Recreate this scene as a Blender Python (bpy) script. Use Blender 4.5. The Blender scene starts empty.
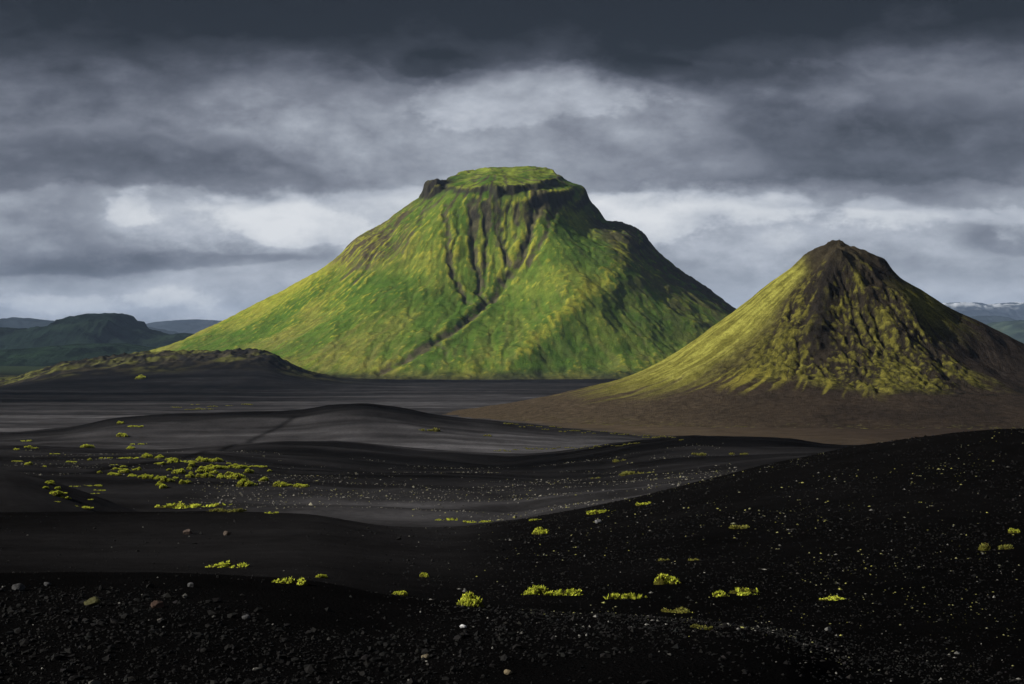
import bpy, math, random
import numpy as np
from mathutils import Vector, Matrix

rng = np.random.default_rng(7)
random.seed(7)
F = 1407.0            # focal length of the photograph in pixels
CX, CY = 512.0, 342.0  # its centre; the camera looks level along +Y from the origin
sc = bpy.context.scene
col = sc.collection

# ------------------------------------------------------------------ numpy helpers
def _hash(ix, iy, seed):
    h = (ix.astype(np.int64) * 374761393 + iy.astype(np.int64) * 668265263 + seed * 982451653) & 0xFFFFFFFF
    h = ((h ^ (h >> 13)) * 1274126177) & 0xFFFFFFFF
    return (h ^ (h >> 16)) & 0xFFFF
_ang = np.arange(65536) * (2 * np.pi / 65536.0)
_GX, _GY = np.cos(_ang * 17.0), np.sin(_ang * 17.0)

def noise(x, y, seed=0):
    x0 = np.floor(x); y0 = np.floor(y)
    fx = x - x0; fy = y - y0
    ux = fx * fx * fx * (fx * (fx * 6 - 15) + 10); uy = fy * fy * fy * (fy * (fy * 6 - 15) + 10)
    def g(ox, oy):
        k = _hash(x0 + ox, y0 + oy, seed)
        return _GX[k] * (fx - ox) + _GY[k] * (fy - oy)
    a = g(0, 0); b = g(1, 0); c = g(0, 1); d = g(1, 1)
    return 1.5 * ((a + ux * (b - a)) * (1 - uy) + (c + ux * (d - c)) * uy)

def fbm(x, y, octaves=4, seed=0, gain=0.5):
    s = 0; a = 1.0; t = 0
    for i in range(octaves):
        s = s + a * noise(x * 2 ** i, y * 2 ** i, seed + i * 31); t += a; a *= gain
    return s / t

def ridged(x, y, octaves=4, seed=0, gain=0.5):
    s = 0; a = 1.0; t = 0
    for i in range(octaves):
        s = s + a * (1 - np.abs(noise(x * 2 ** i, y * 2 ** i, seed + i * 17))); t += a; a *= gain
    return s / t

def sstep(a, b, x):
    t = np.clip((x - a) / (b - a), 0, 1)
    return t * t * (3 - 2 * t)

def pchip_slopes(R, Z):
    """R, Z: (K, N) knots, increasing in R. Monotone slopes."""
    H = np.diff(R, axis=0); D = np.diff(Z, axis=0) / H
    M = np.zeros_like(Z)
    w1 = 2 * H[1:] + H[:-1]; w2 = H[1:] + 2 * H[:-1]
    same = D[1:] * D[:-1] > 0
    with np.errstate(divide='ignore', invalid='ignore'):
        hm = (w1 + w2) / (w1 / D[:-1] + w2 / D[1:])
    M[1:-1] = np.where(same, hm, 0.0)
    M[0] = D[0]; M[-1] = D[-1]
    return M

def pchip_eval(R, Z, M, r):
    """R, Z, M: (K, N); r: (N,)"""
    K, N = R.shape
    k = np.clip((r[None, :] >= R).sum(0) - 1, 0, K - 2)
    n = np.arange(N)
    r0, r1 = R[k, n], R[k + 1, n]
    h = r1 - r0; t = np.clip((r - r0) / h, 0, 1)
    t2 = t * t; t3 = t2 * t
    return ((2 * t3 - 3 * t2 + 1) * Z[k, n] + (t3 - 2 * t2 + t) * h * M[k, n]
            + (-2 * t3 + 3 * t2) * Z[k + 1, n] + (t3 - t2) * h * M[k + 1, n])

def curve(pts, x):
    """smooth monotone curve through [(x, y), ...]"""
    x = np.asarray(x, float); sh = x.shape; x = x.ravel()
    R = np.array([p[0] for p in pts], float)[:, None]; Z = np.array([p[1] for p in pts], float)[:, None]
    M = pchip_slopes(R, Z)
    k = np.clip(np.searchsorted(R[:, 0], x, side='right') - 1, 0, len(pts) - 2)
    r0 = R[k, 0]; h = R[k + 1, 0] - r0; t = np.clip((x - r0) / h, 0, 1); t2 = t * t; t3 = t2 * t
    out = ((2 * t3 - 3 * t2 + 1) * Z[k, 0] + (t3 - 2 * t2 + t) * h * M[k, 0]
           + (-2 * t3 + 3 * t2) * Z[k + 1, 0] + (t3 - t2) * h * M[k + 1, 0])
    return out.reshape(sh)

# ------------------------------------------------------------------ scene helpers
def tag(o, label=None, cat=None, group=None, kind=None):
    if label: o['label'] = label
    if cat: o['category'] = cat
    if group: o['group'] = group
    if kind: o['kind'] = kind
    return o

def mesh_obj(name, verts, faces, mat, cols=None, smooth=False, link=True):
    """verts (N,3); faces (M,k) of one k"""
    me = bpy.data.meshes.new(name)
    verts = np.ascontiguousarray(verts, np.float32); faces = np.ascontiguousarray(faces, np.int32)
    M, k = faces.shape
    me.vertices.add(len(verts)); me.vertices.foreach_set('co', verts.ravel())
    me.loops.add(M * k); me.loops.foreach_set('vertex_index', faces.ravel())
    me.polygons.add(M); me.polygons.foreach_set('loop_start', np.arange(0, M * k, k, dtype=np.int32))
    me.update(calc_edges=True)
    me.polygons.foreach_set('use_smooth', np.full(M, bool(smooth)))
    if cols is not None:
        at = me.attributes.new('tint', 'FLOAT_COLOR', 'POINT')
        c = np.ones((len(verts), 4), np.float32); c[:, :3] = np.asarray(cols).reshape(-1, 3)
        at.data.foreach_set('color', c.ravel())
    me.materials.append(mat)
    o = bpy.data.objects.new(name, me)
    if link: col.objects.link(o)
    return o

def grid_faces(ny, nx, wrap=False):
    i = np.arange(ny * nx).reshape(ny, nx)
    if wrap: i = np.concatenate([i, i[:, :1]], 1)
    return np.stack([i[:-1, :-1], i[:-1, 1:], i[1:, 1:], i[1:, :-1]], -1).reshape(-1, 4)

def grid_obj(name, X, Y, Z, mat, cols, wrap=False):
    ny, nx = X.shape
    f = grid_faces(ny, nx, wrap)
    return mesh_obj(name, np.stack([X, Y, Z], -1).reshape(-1, 3), f, mat, cols, smooth=True)

def lerp3(a, b, t):
    t = np.asarray(t)[..., None]
    return np.asarray(a) * (1 - t) + np.asarray(b) * t

# ------------------------------------------------------------------ materials
def new_mat(name):
    m = bpy.data.materials.new(name); m.use_nodes = True
    nt = m.node_tree; nt.nodes.clear()
    out = nt.nodes.new('ShaderNodeOutputMaterial'); b = nt.nodes.new('ShaderNodeBsdfPrincipled')
    nt.links.new(b.outputs[0], out.inputs[0])
    return m, nt, b

def terrain_mat(name, scales, vary=0.5, bump=0.5, bump_dist=1.0, rough=1.0, spec=0.0):
    """vertex tint (what the ground is made of), broken up by fine noise of several sizes, with bump"""
    m, nt, b = new_mat(name)
    L = nt.links.new
    at = nt.nodes.new('ShaderNodeAttribute'); at.attribute_name = 'tint'
    geo = nt.nodes.new('ShaderNodeNewGeometry')
    acc = None
    for i, s in enumerate(scales):
        n = nt.nodes.new('ShaderNodeTexNoise'); n.inputs['Scale'].default_value = s
        n.inputs['Detail'].default_value = 5; n.inputs['Roughness'].default_value = 0.65
        L(geo.outputs['Position'], n.inputs['Vector'])
        if acc is None: acc = n.outputs['Fac']
        else:
            a = nt.nodes.new('ShaderNodeMath'); a.operation = 'ADD'; L(acc, a.inputs[0]); L(n.outputs['Fac'], a.inputs[1]); acc = a.outputs[0]
    mr = nt.nodes.new('ShaderNodeMapRange'); k = len(scales)
    mr.inputs['From Min'].default_value = 0.3 * k; mr.inputs['From Max'].default_value = 0.7 * k
    mr.inputs['To Min'].default_value = 1 - vary; mr.inputs['To Max'].default_value = 1 + vary
    L(acc, mr.inputs['Value'])
    mx = nt.nodes.new('ShaderNodeVectorMath'); mx.operation = 'SCALE'
    L(at.outputs['Color'], mx.inputs[0]); L(mr.outputs[0], mx.inputs['Scale'])
    L(mx.outputs[0], b.inputs['Base Color'])
    bp = nt.nodes.new('ShaderNodeBump'); bp.inputs['Strength'].default_value = bump; bp.inputs['Distance'].default_value = bump_dist
    L(acc, bp.inputs['Height']); L(bp.outputs[0], b.inputs['Normal'])
    b.inputs['Roughness'].default_value = rough
    b.inputs['Specular IOR Level'].default_value = spec
    return m

M_ground = terrain_mat('black_sand', (0.11, 1.3, 30.0), vary=0.62, bump=0.7, bump_dist=0.05)
M_mtn = terrain_mat('mossy_mountain', (0.07, 0.42), vary=0.42, bump=0.45, bump_dist=4.0)
M_cone = terrain_mat('mossy_cone', (0.25, 1.5), vary=0.72, bump=1.0, bump_dist=2.2)
M_far = terrain_mat('far_hills', (0.0015, 0.01), vary=0.5, bump=0.4, bump_dist=30.0)
M_stone = terrain_mat('lava_stone', (60.0,), vary=0.35, bump=0.3, bump_dist=0.01, rough=0.85, spec=0.12)
M_moss = terrain_mat('moss', (25.0,), vary=0.35, bump=0.2, bump_dist=0.02, rough=0.9, spec=0.02)
_nt = M_moss.node_tree; _b = next(n for n in _nt.nodes if n.type == 'BSDF_PRINCIPLED'); _o = next(n for n in _nt.nodes if n.type == 'OUTPUT_MATERIAL')
_t = _nt.nodes.new('ShaderNodeBsdfTranslucent'); _m = _nt.nodes.new('ShaderNodeMixShader'); _m.inputs[0].default_value = .4
_nt.links.new(_b.inputs['Base Color'].links[0].from_socket, _t.inputs[0]); _nt.links.new(_b.outputs[0], _m.inputs[1]); _nt.links.new(_t.outputs[0], _m.inputs[2]); _nt.links.new(_m.outputs[0], _o.inputs[0])

# ------------------------------------------------------------------ ground
def flat(v): return [(-100, v), (1124, v)]
# every row: depth in metres (may vary across), the level seen there as a row of the photo (gives the height), sand lightness
KN = [
 dict(Y=[(-100,13),(300,13),(512,10),(860,7.8),(1124,6.6)], py=[(-100,584),(0,583),(150,582),(300,590),(400,612),(512,637),(690,664),(780,690),(860,735),(1024,800),(1124,820)], a=flat(.0055)),
 dict(Y=flat(21), py=[(-100,580),(0,580),(300,584),(400,598),(512,610),(700,614),(860,608),(1024,600),(1124,597)], a=[(-100,.013),(300,.013),(450,.007),(1124,.0045)]),
 dict(Y=flat(40), py=[(-100,543),(300,543),(430,552),(560,549),(700,531),(860,510),(1024,498),(1124,494)], a=[(-100,.014),(250,.020),(420,.020),(540,.007),(1124,.0065)]),
 dict(Y=[(-100,66),(300,68),(430,70),(560,72),(700,70),(860,64),(1124,57)], py=[(-100,511),(0,512),(150,512),(300,514),(400,525),(450,527),(500,523),(560,514),(630,498),(700,481),(780,463),(860,446),(940,436),(1024,430),(1124,427)], a=[(-100,.006),(180,.007),(330,.020),(430,.024),(520,.009),(700,.0065),(1124,.006)]),
 dict(Y=flat(92), py=[(-100,540),(430,552),(560,546),(700,530),(860,522),(1124,520)], a=flat(.012)),
 dict(Y=flat(116), py=[(-100,464),(0,472),(40,481),(80,494),(115,507),(150,518),(210,530),(430,532),(560,520),(700,506),(1124,500)], a=[(-100,.032),(90,.030),(200,.035),(1124,.03)]),
 dict(Y=flat(150), py=[(-100,503),(65,505),(140,511),(300,511),(430,516),(500,517),(560,506),(640,496),(700,488),(800,480),(1124,478)], a=[(-100,.015),(160,.018),(240,.034),(420,.05),(520,.034),(700,.04),(1124,.03)]),
 dict(Y=flat(200), py=[(-100,476),(0,478),(300,482),(512,488),(600,485),(700,474),(800,465),(1124,460)], a=[(-100,.016),(300,.013),(512,.017),(700,.018),(1124,.02)]),
 dict(Y=flat(270), py=[(-100,458),(200,456),(300,463),(420,470),(512,471),(600,466),(640,458),(700,453),(1124,450)], a=[(-100,.018),(200,.026),(300,.016),(512,.011),(640,.012),(740,.022),(1124,.02)]),
 dict(Y=flat(325), py=[(-100,447),(0,448),(150,453),(230,447),(280,444),(350,446),(420,455),(500,462),(560,456),(650,442),(700,437),(760,438),(850,446),(1124,450)], a=[(-100,.02),(200,.028),(300,.017),(420,.032),(512,.012),(700,.008),(1124,.010)]),
 dict(Y=flat(375), py=[(-100,445),(0,446),(280,446),(350,445),(450,446),(560,449),(600,447),(650,446),(700,447),(1124,452)], a=[(-100,.03),(150,.045),(300,.07),(500,.075),(620,.06),(700,.02),(1124,.02)]),
 dict(Y=flat(450), py=[(-100,437),(0,433),(60,428),(125,417),(200,414),(300,411),(330,406),(360,404),(390,407),(430,414),(512,424),(600,434),(640,438),(700,440),(1124,446)], a=[(-100,.016),(60,.016),(150,.017),(300,.016),(360,.010),(450,.015),(560,.024),(1124,.03)]),
 dict(Y=flat(545), py=flat(435.5), a=flat(.05)),
 dict(Y=flat(620), py=flat(428), a=[(-100,.075),(300,.07),(512,.05),(1124,.04)]),
 dict(Y=flat(800), py=flat(415), a=[(-100,.06),(200,.08),(420,.085),(1124,.06)]),
 dict(Y=flat(1100), py=flat(400.5), a=[(-100,.02),(200,.04),(420,.085),(600,.07),(1124,.05)]),
 dict(Y=flat(1450), py=flat(389.5), a=[(-100,.016),(250,.02),(450,.045),(1124,.04)]),
 dict(Y=flat(1750), py=[(-100,386),(0,385),(20,380),(40,373),(75,364),(100,361),(150,355),(200,353),(245,351.5),(268,355),(285,363),(310,373),(345,379.5),(400,383),(1124,383)], a=[(-100,.02),(320,.022),(420,.035),(1124,.035)]),
 dict(Y=flat(2080), py=flat(379), a=flat(.014)),
 dict(Y=flat(4000), py=flat(363.8), a=flat(.03)),
 dict(Y=flat(9000), py=flat(353.7), a=flat(.03)),
 dict(Y=flat(32000), py=flat(347.4), a=flat(.03)),
]
T25 = math.radians(23.5)

def ground_knots(th):
    """columns at azimuths th (0 = straight ahead, + = right)"""
    at = np.abs(th)
    edge = np.tan(np.minimum(at, T25)) * F
    px = CX + np.sign(th) * np.where(at < T25, edge, np.interp(at, [T25, math.radians(60), math.pi], [math.tan(T25) * F, math.tan(T25) * F, 0.0]))
    px = np.clip(px, -100, 1124)
    c = np.cos(np.minimum(at, T25))
    R = [np.full_like(th, .005), np.full_like(th, 3.0)]; Z = [np.full_like(th, -1.7), np.full_like(th, -1.78)]; A = [np.full_like(th, .006)] * 2
    for k in KN:
        Yk = curve(k['Y'], px); p = curve(k['py'], px)
        R.append(Yk / c); Z.append(-(p - CY) / F * Yk); A.append(curve(k['a'], px))
    R = np.array(R); Z = np.array(Z); A = np.array(A)
    return R, Z, pchip_slopes(R, Z), A, pchip_slopes(R, A)

def ground_detail(x, y, r):
    z = 0.018 * fbm(x * .9, y * .9, 3, 5) * sstep(2, 8, r)
    z = z + 0.2 * fbm(x / 9, y / 9, 4, 11) * sstep(12, 50, r) + .35 * fbm(x / 22, y / 14, 4, 17) * sstep(80, 160, r)
    z = z + 1.1 * fbm(x / 60, y / 45, 5, 23) * sstep(90, 260, r) + 1.3 * (ridged(x / 120, y / 34, 3, 29) - .62) * sstep(120, 180, r) * sstep(640, 420, r)
    z = z + 3.0 * (ridged(x / 90, y / 70, 4, 51) - .62) * sstep(1750, 1900, y) * sstep(2300, 2150, y)
    z = z + 2.0 * fbm(x / 240, y / 160, 4, 41) * sstep(500, 1500, r)
    z = z + (13.0 * (ridged(x / 48, y / 60, 5, 77, .6) - .62) + 5 * (ridged(x / 17, y / 20, 3, 83) - .62) + 5 * fbm(x / 110, y / 90, 3, 79)) * sstep(1600, 1700, y) * (1 - sstep(1850, 1990, y)) * sstep(-180, -300, x)
    return z

def ground_z(x, y):
    """height of the bare ground at points (x, y)"""
    x = np.atleast_1d(np.asarray(x, float)); y = np.atleast_1d(np.asarray(y, float))
    r = np.hypot(x, y); th = np.arctan2(x, y)
    R, Z, M, A, MA = ground_knots(th)
    return pchip_eval(R, Z, M, r) + ground_detail(x, y, r)

def on_ground(px, py, ymin=4.0, ymax=2000.0):
    """first point where the sight line through photo pixel (px, py) meets the ground"""
    Ys = np.geomspace(ymin, ymax, 1600)
    x = (px - CX) / F * Ys; zr = -(py - CY) / F * Ys
    z = ground_z(x, Ys)
    hit = np.nonzero(zr <= z)[0]
    i = hit[0] if len(hit) else len(Ys) - 1
    return x[i], Ys[i], z[i]

def build_ground():
    d = math.radians
    fine = np.arange(-23.6, 23.6, .045)
    th = np.concatenate([np.arange(-180, -60, 2.0), np.arange(-60, -23.6, .5), fine, np.arange(23.6, 60, .5), np.arange(60, 180, 2.0)]) * math.pi / 180
    r = np.concatenate([[.005, .5, 1, 2, 3], np.linspace(4, 14, 110)[:-1], np.geomspace(14, 82, 230)[:-1], np.geomspace(82, 150, 60)[:-1],
                        np.linspace(150, 520, 230)[:-1], np.geomspace(520, 1560, 130)[:-1], np.linspace(1560, 2000, 130)[:-1], np.linspace(2000, 2150, 12)[:-1], np.geomspace(2150, 32000, 60)])
    nr, nt_ = len(r), len(th)
    R, Z, M, A, MA = ground_knots(th)
    ZZ = np.empty((nr, nt_)); AA = np.empty((nr, nt_))
    for i, ri in enumerate(r):
        rr = np.full(nt_, ri)
        ZZ[i] = pchip_eval(R, Z, M, rr); AA[i] = pchip_eval(R, A, MA, rr)
    RR, TT = np.meshgrid(r, th, indexing='ij')
    X = RR * np.sin(TT); Y = RR * np.cos(TT)
    ZZ = ZZ + ground_detail(X, Y, RR)
    # wind-sorted ash and cinder: long streaks lying across the view
    s1 = fbm(X / 150, Y / 26, 4, 101); s2 = fbm(X / 26, Y / 9, 3, 131); s3 = fbm(X / 700, Y / 90, 4, 151); s4 = fbm(X / 520, Y / 34, 4, 161)
    far = sstep(120, 400, RR)
    k = np.exp(far * (.42 * s1 + .35 * s2) * 1.6 + sstep(500, 640, RR) * (1.2 * s3 + 1.3 * s4))
    k = k * np.exp((1 - far) * .35 * fbm(X / 7, Y / 5, 4, 171))
    rip = ridged(X / 260 + .4 * s1, Y / 24 + .8 * s1, 3, 191) - .62
    k = k * np.exp(2.6 * rip * sstep(110, 160, RR) * sstep(600, 420, RR))  # alternating sheen of the dune ripples painted into the sand colour
    AA = AA * k * (.68 - .1 * sstep(110, 200, RR)) * (.95 - .2 * sstep(-4, 8, X) * sstep(50, 30, RR) + .05 * sstep(110, 160, RR) * sstep(.02, .05, AA)); AA = np.clip(AA, .002, .17)
    base = np.array([1.0, .97, 1.02])
    C = AA[..., None] * base
    # green-brown cover on the old lava spur at the foot of the big mountain
    spur = sstep(1560, 1680, Y) * (1 - sstep(2150, 2400, Y)) * sstep(-160, -330, X)
    n = fbm(X / 90, Y / 50, 5, 201)
    top = sstep(-.05, .22, n + .25 * sstep(1690, 1790, Y) - .05)
    n5 = fbm(X / 16, Y / 22, 5, 207)
    C = lerp3(C, lerp3([.016, .015, .015], [.055, .048, .030], sstep(-.25, .3, n5 + .5 * n)), spur * .8)
    C = lerp3(C, [.115, .12, .030], spur * top * sstep(-.25, .25, n5 + .1) * .75)
    # brown cinders washed out from the cone over the sand before it; sunlit left painted lighter
    sk = np.where(Y < 820, 205 * (np.abs((X - 191) / 205) ** 1.5 + np.abs((Y - 820) / 480) ** 1.5) ** (1 / 1.5), np.hypot(X - 191, Y - 820)) + 9 * fbm(X / 40, Y / 40, 4, 221)
    C = lerp3(C, lerp3(np.array([.036, .027, .021]), np.array([.090, .069, .046]), sstep(180, 30, X) * .8) * (1 + .25 * fbm(X / 12, Y / 12, 3, 231))[..., None], sstep(222, 188, sk + 14 * fbm(X / 22, Y / 22, 4, 225)) * sstep(395, 410, Y))
    # vehicle track: two faint darker wheel lines winding across the valley floor
    for pts in TRACKS:
        P = np.array([on_ground(*p)[:2] for p in pts])
        m = poly_dist(X, Y, P, 6.0)
        for off in (0.0,):
            C = C * (1 - .6 * np.exp(-(m / 1.3) ** 2) * (RR < 700))[..., None]
    # far plains: dull green
    gf = sstep(2300, 3200, RR)
    C = lerp3(C, [.03, .045, .02], gf * .8)
    o = grid_obj('ground', X, Y, ZZ, M_ground, C, wrap=True)
    tag(o, 'black volcanic sand plain rolling in low dunes to the foot of the mountains', 'ground', kind='structure')
    return o

def poly_dist(X, Y, P, pad=1e9):
    """distance from points to a polyline, also its running parameter is not needed"""
    best = np.full(X.shape, 1e9)
    for a, b in zip(P[:-1], P[1:]):
        d = b - a; L2 = (d ** 2).sum() + 1e-9
        t = np.clip(((X - a[0]) * d[0] + (Y - a[1]) * d[1]) / L2, 0, 1)
        best = np.minimum(best, np.hypot(X - a[0] - t * d[0], Y - a[1] - t * d[1]))
    return best

def smooth_poly(pts, n=8):
    P = np.array(pts, float)
    t = np.arange(len(P)); tt = np.linspace(0, len(P) - 1, (len(P) - 1) * n + 1)
    return np.stack([curve(list(zip(t, P[:, i])), tt) for i in range(2)], -1)

TRACKS = [[(70,474),(110,468),(150,463),(190,457),(225,449),(250,441),(270,432),(285,424),(296,417)]]

# ------------------------------------------------------------------ mountains as height fields
def profile_field(DX, DY, keys, names):
    """height from profiles given at azimuths; keys: {deg: [(r, z)...]}"""
    r = np.hypot(DX, DY); ph = np.degrees(np.arctan2(DY, DX)) % 360
    ang = sorted(k % 360 for k in keys)
    P = {k % 360: curve(v, r) for k, v in keys.items()}
    Z = np.zeros_like(r)
    for i, a in enumerate(ang):
        b = ang[(i + 1) % len(ang)]; span = (b - a) % 360
        t = ((ph - a) % 360) / span
        m = (t >= 0) & (t < 1)
        tt = t * t * (3 - 2 * t)
        Z = np.where(m, P[a] * (1 - tt) + P[b] * tt, Z)
    return Z, r, ph

def drain(Z, cell, jit):
    """steepest downhill neighbour of every cell (flat index) and the distance to it"""
    ny, nx = Z.shape
    best = np.zeros_like(Z); rc = np.arange(ny * nx).reshape(ny, nx).copy(); ds = np.full_like(Z, cell)
    idx = np.arange(ny * nx).reshape(ny, nx)
    P = np.pad(Z, 1, constant_values=1e9); I = np.pad(idx, 1)
    for oy in (-1, 0, 1):
        for ox in (-1, 0, 1):
            if ox == 0 and oy == 0: continue
            d = cell * math.hypot(ox, oy)
            sl = (Z - P[1 + oy:1 + oy + ny, 1 + ox:1 + ox + nx]) / d * (1 + .35 * jit[(oy + 1) * 3 + ox + 1])
            m = sl > best
            best = np.where(m, sl, best); rc = np.where(m, I[1 + oy:1 + oy + ny, 1 + ox:1 + ox + nx], rc); ds = np.where(m, d, ds)
    return rc.ravel(), ds.ravel()

def erode(Z, cell, passes=8, K=.02, m=.45, seed=3, hold=14, diff=.12):
    """streams gather downhill and cut branching gullies; the broad shape is put back afterwards.
    returns height and log of the water gathered in each cell"""
    g = np.random.default_rng(seed)
    Z0 = Z.copy(); Z = Z.copy()
    acc = None
    for k in range(passes):
        jit = [np.repeat(np.repeat(g.uniform(-1, 1, (Z.shape[0] // 2 + 1, Z.shape[1] // 2 + 1)), 2, 0), 2, 1)[:Z.shape[0], :Z.shape[1]] for _ in range(9)]
        rc, ds = drain(Z, cell, jit)
        order = np.argsort(-Z.ravel(), kind='stable').tolist()
        rl = rc.tolist(); a = [cell * cell] * Z.size
        for i in order:
            r = rl[i]
            if r != i: a[r] += a[i]
        A = np.array(a)
        f = (K * A ** m / ds).tolist(); z = Z.ravel().tolist()
        for i in reversed(order):
            r = rl[i]
            if r != i:
                fi = f[i]; z[i] = (z[i] + fi * z[r]) / (1 + fi)
        Z = np.array(z).reshape(Z.shape)
        Z[1:-1, 1:-1] = (1 - diff) * Z[1:-1, 1:-1] + diff / 4 * (Z[:-2, 1:-1] + Z[2:, 1:-1] + Z[1:-1, :-2] + Z[1:-1, 2:])
        la = np.log(A / cell ** 2).reshape(Z.shape)
        acc = la if acc is None else acc * .6 + la * .4
    D = Z0 - Z
    for w in (hold, hold, hold): D = box(D, w)
    return Z + D, acc

def box(A, w):
    """running mean over a square of half width w"""
    for ax in (0, 1):
        B = np.pad(A, [(w + 1, w) if i == ax else (0, 0) for i in (0, 1)], mode='edge').cumsum(ax)
        n = A.shape[ax]
        A = (np.take(B, range(2 * w + 1, 2 * w + 1 + n), ax) - np.take(B, range(0, n), ax)) / (2 * w + 1)
    return A

def blur(A, n=1):
    for _ in range(n):
        B = A.copy()
        B[1:-1] = (A[:-2] + 2 * A[1:-1] + A[2:]) / 4; A = B.copy()
        B[:, 1:-1] = (A[:, :-2] + 2 * A[:, 1:-1] + A[:, 2:]) / 4; A = B
    return A

def plan_of(pts, X, Y, Z, y0, y1):
    """plan positions where sight lines through photo pixels meet the height field (regular grid)"""
    x0, dx = X[0, 0], X[0, 1] - X[0, 0]; yy0, dy = Y[0, 0], Y[1, 0] - Y[0, 0]
    out = []
    for px, py in pts:
        Ys = np.linspace(y0, y1, 3000); xs = (px - CX) / F * Ys; zr = -(py - CY) / F * Ys
        i = np.clip(((xs - x0) / dx).round().astype(int), 0, X.shape[1] - 1); j = np.clip(((Ys - yy0) / dy).round().astype(int), 0, X.shape[0] - 1)
        h = np.nonzero(zr <= Z[j, i])[0]
        k = h[0] if len(h) else len(Ys) - 1
        out.append((xs[k], Ys[k]))
    return np.array(out)

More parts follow.
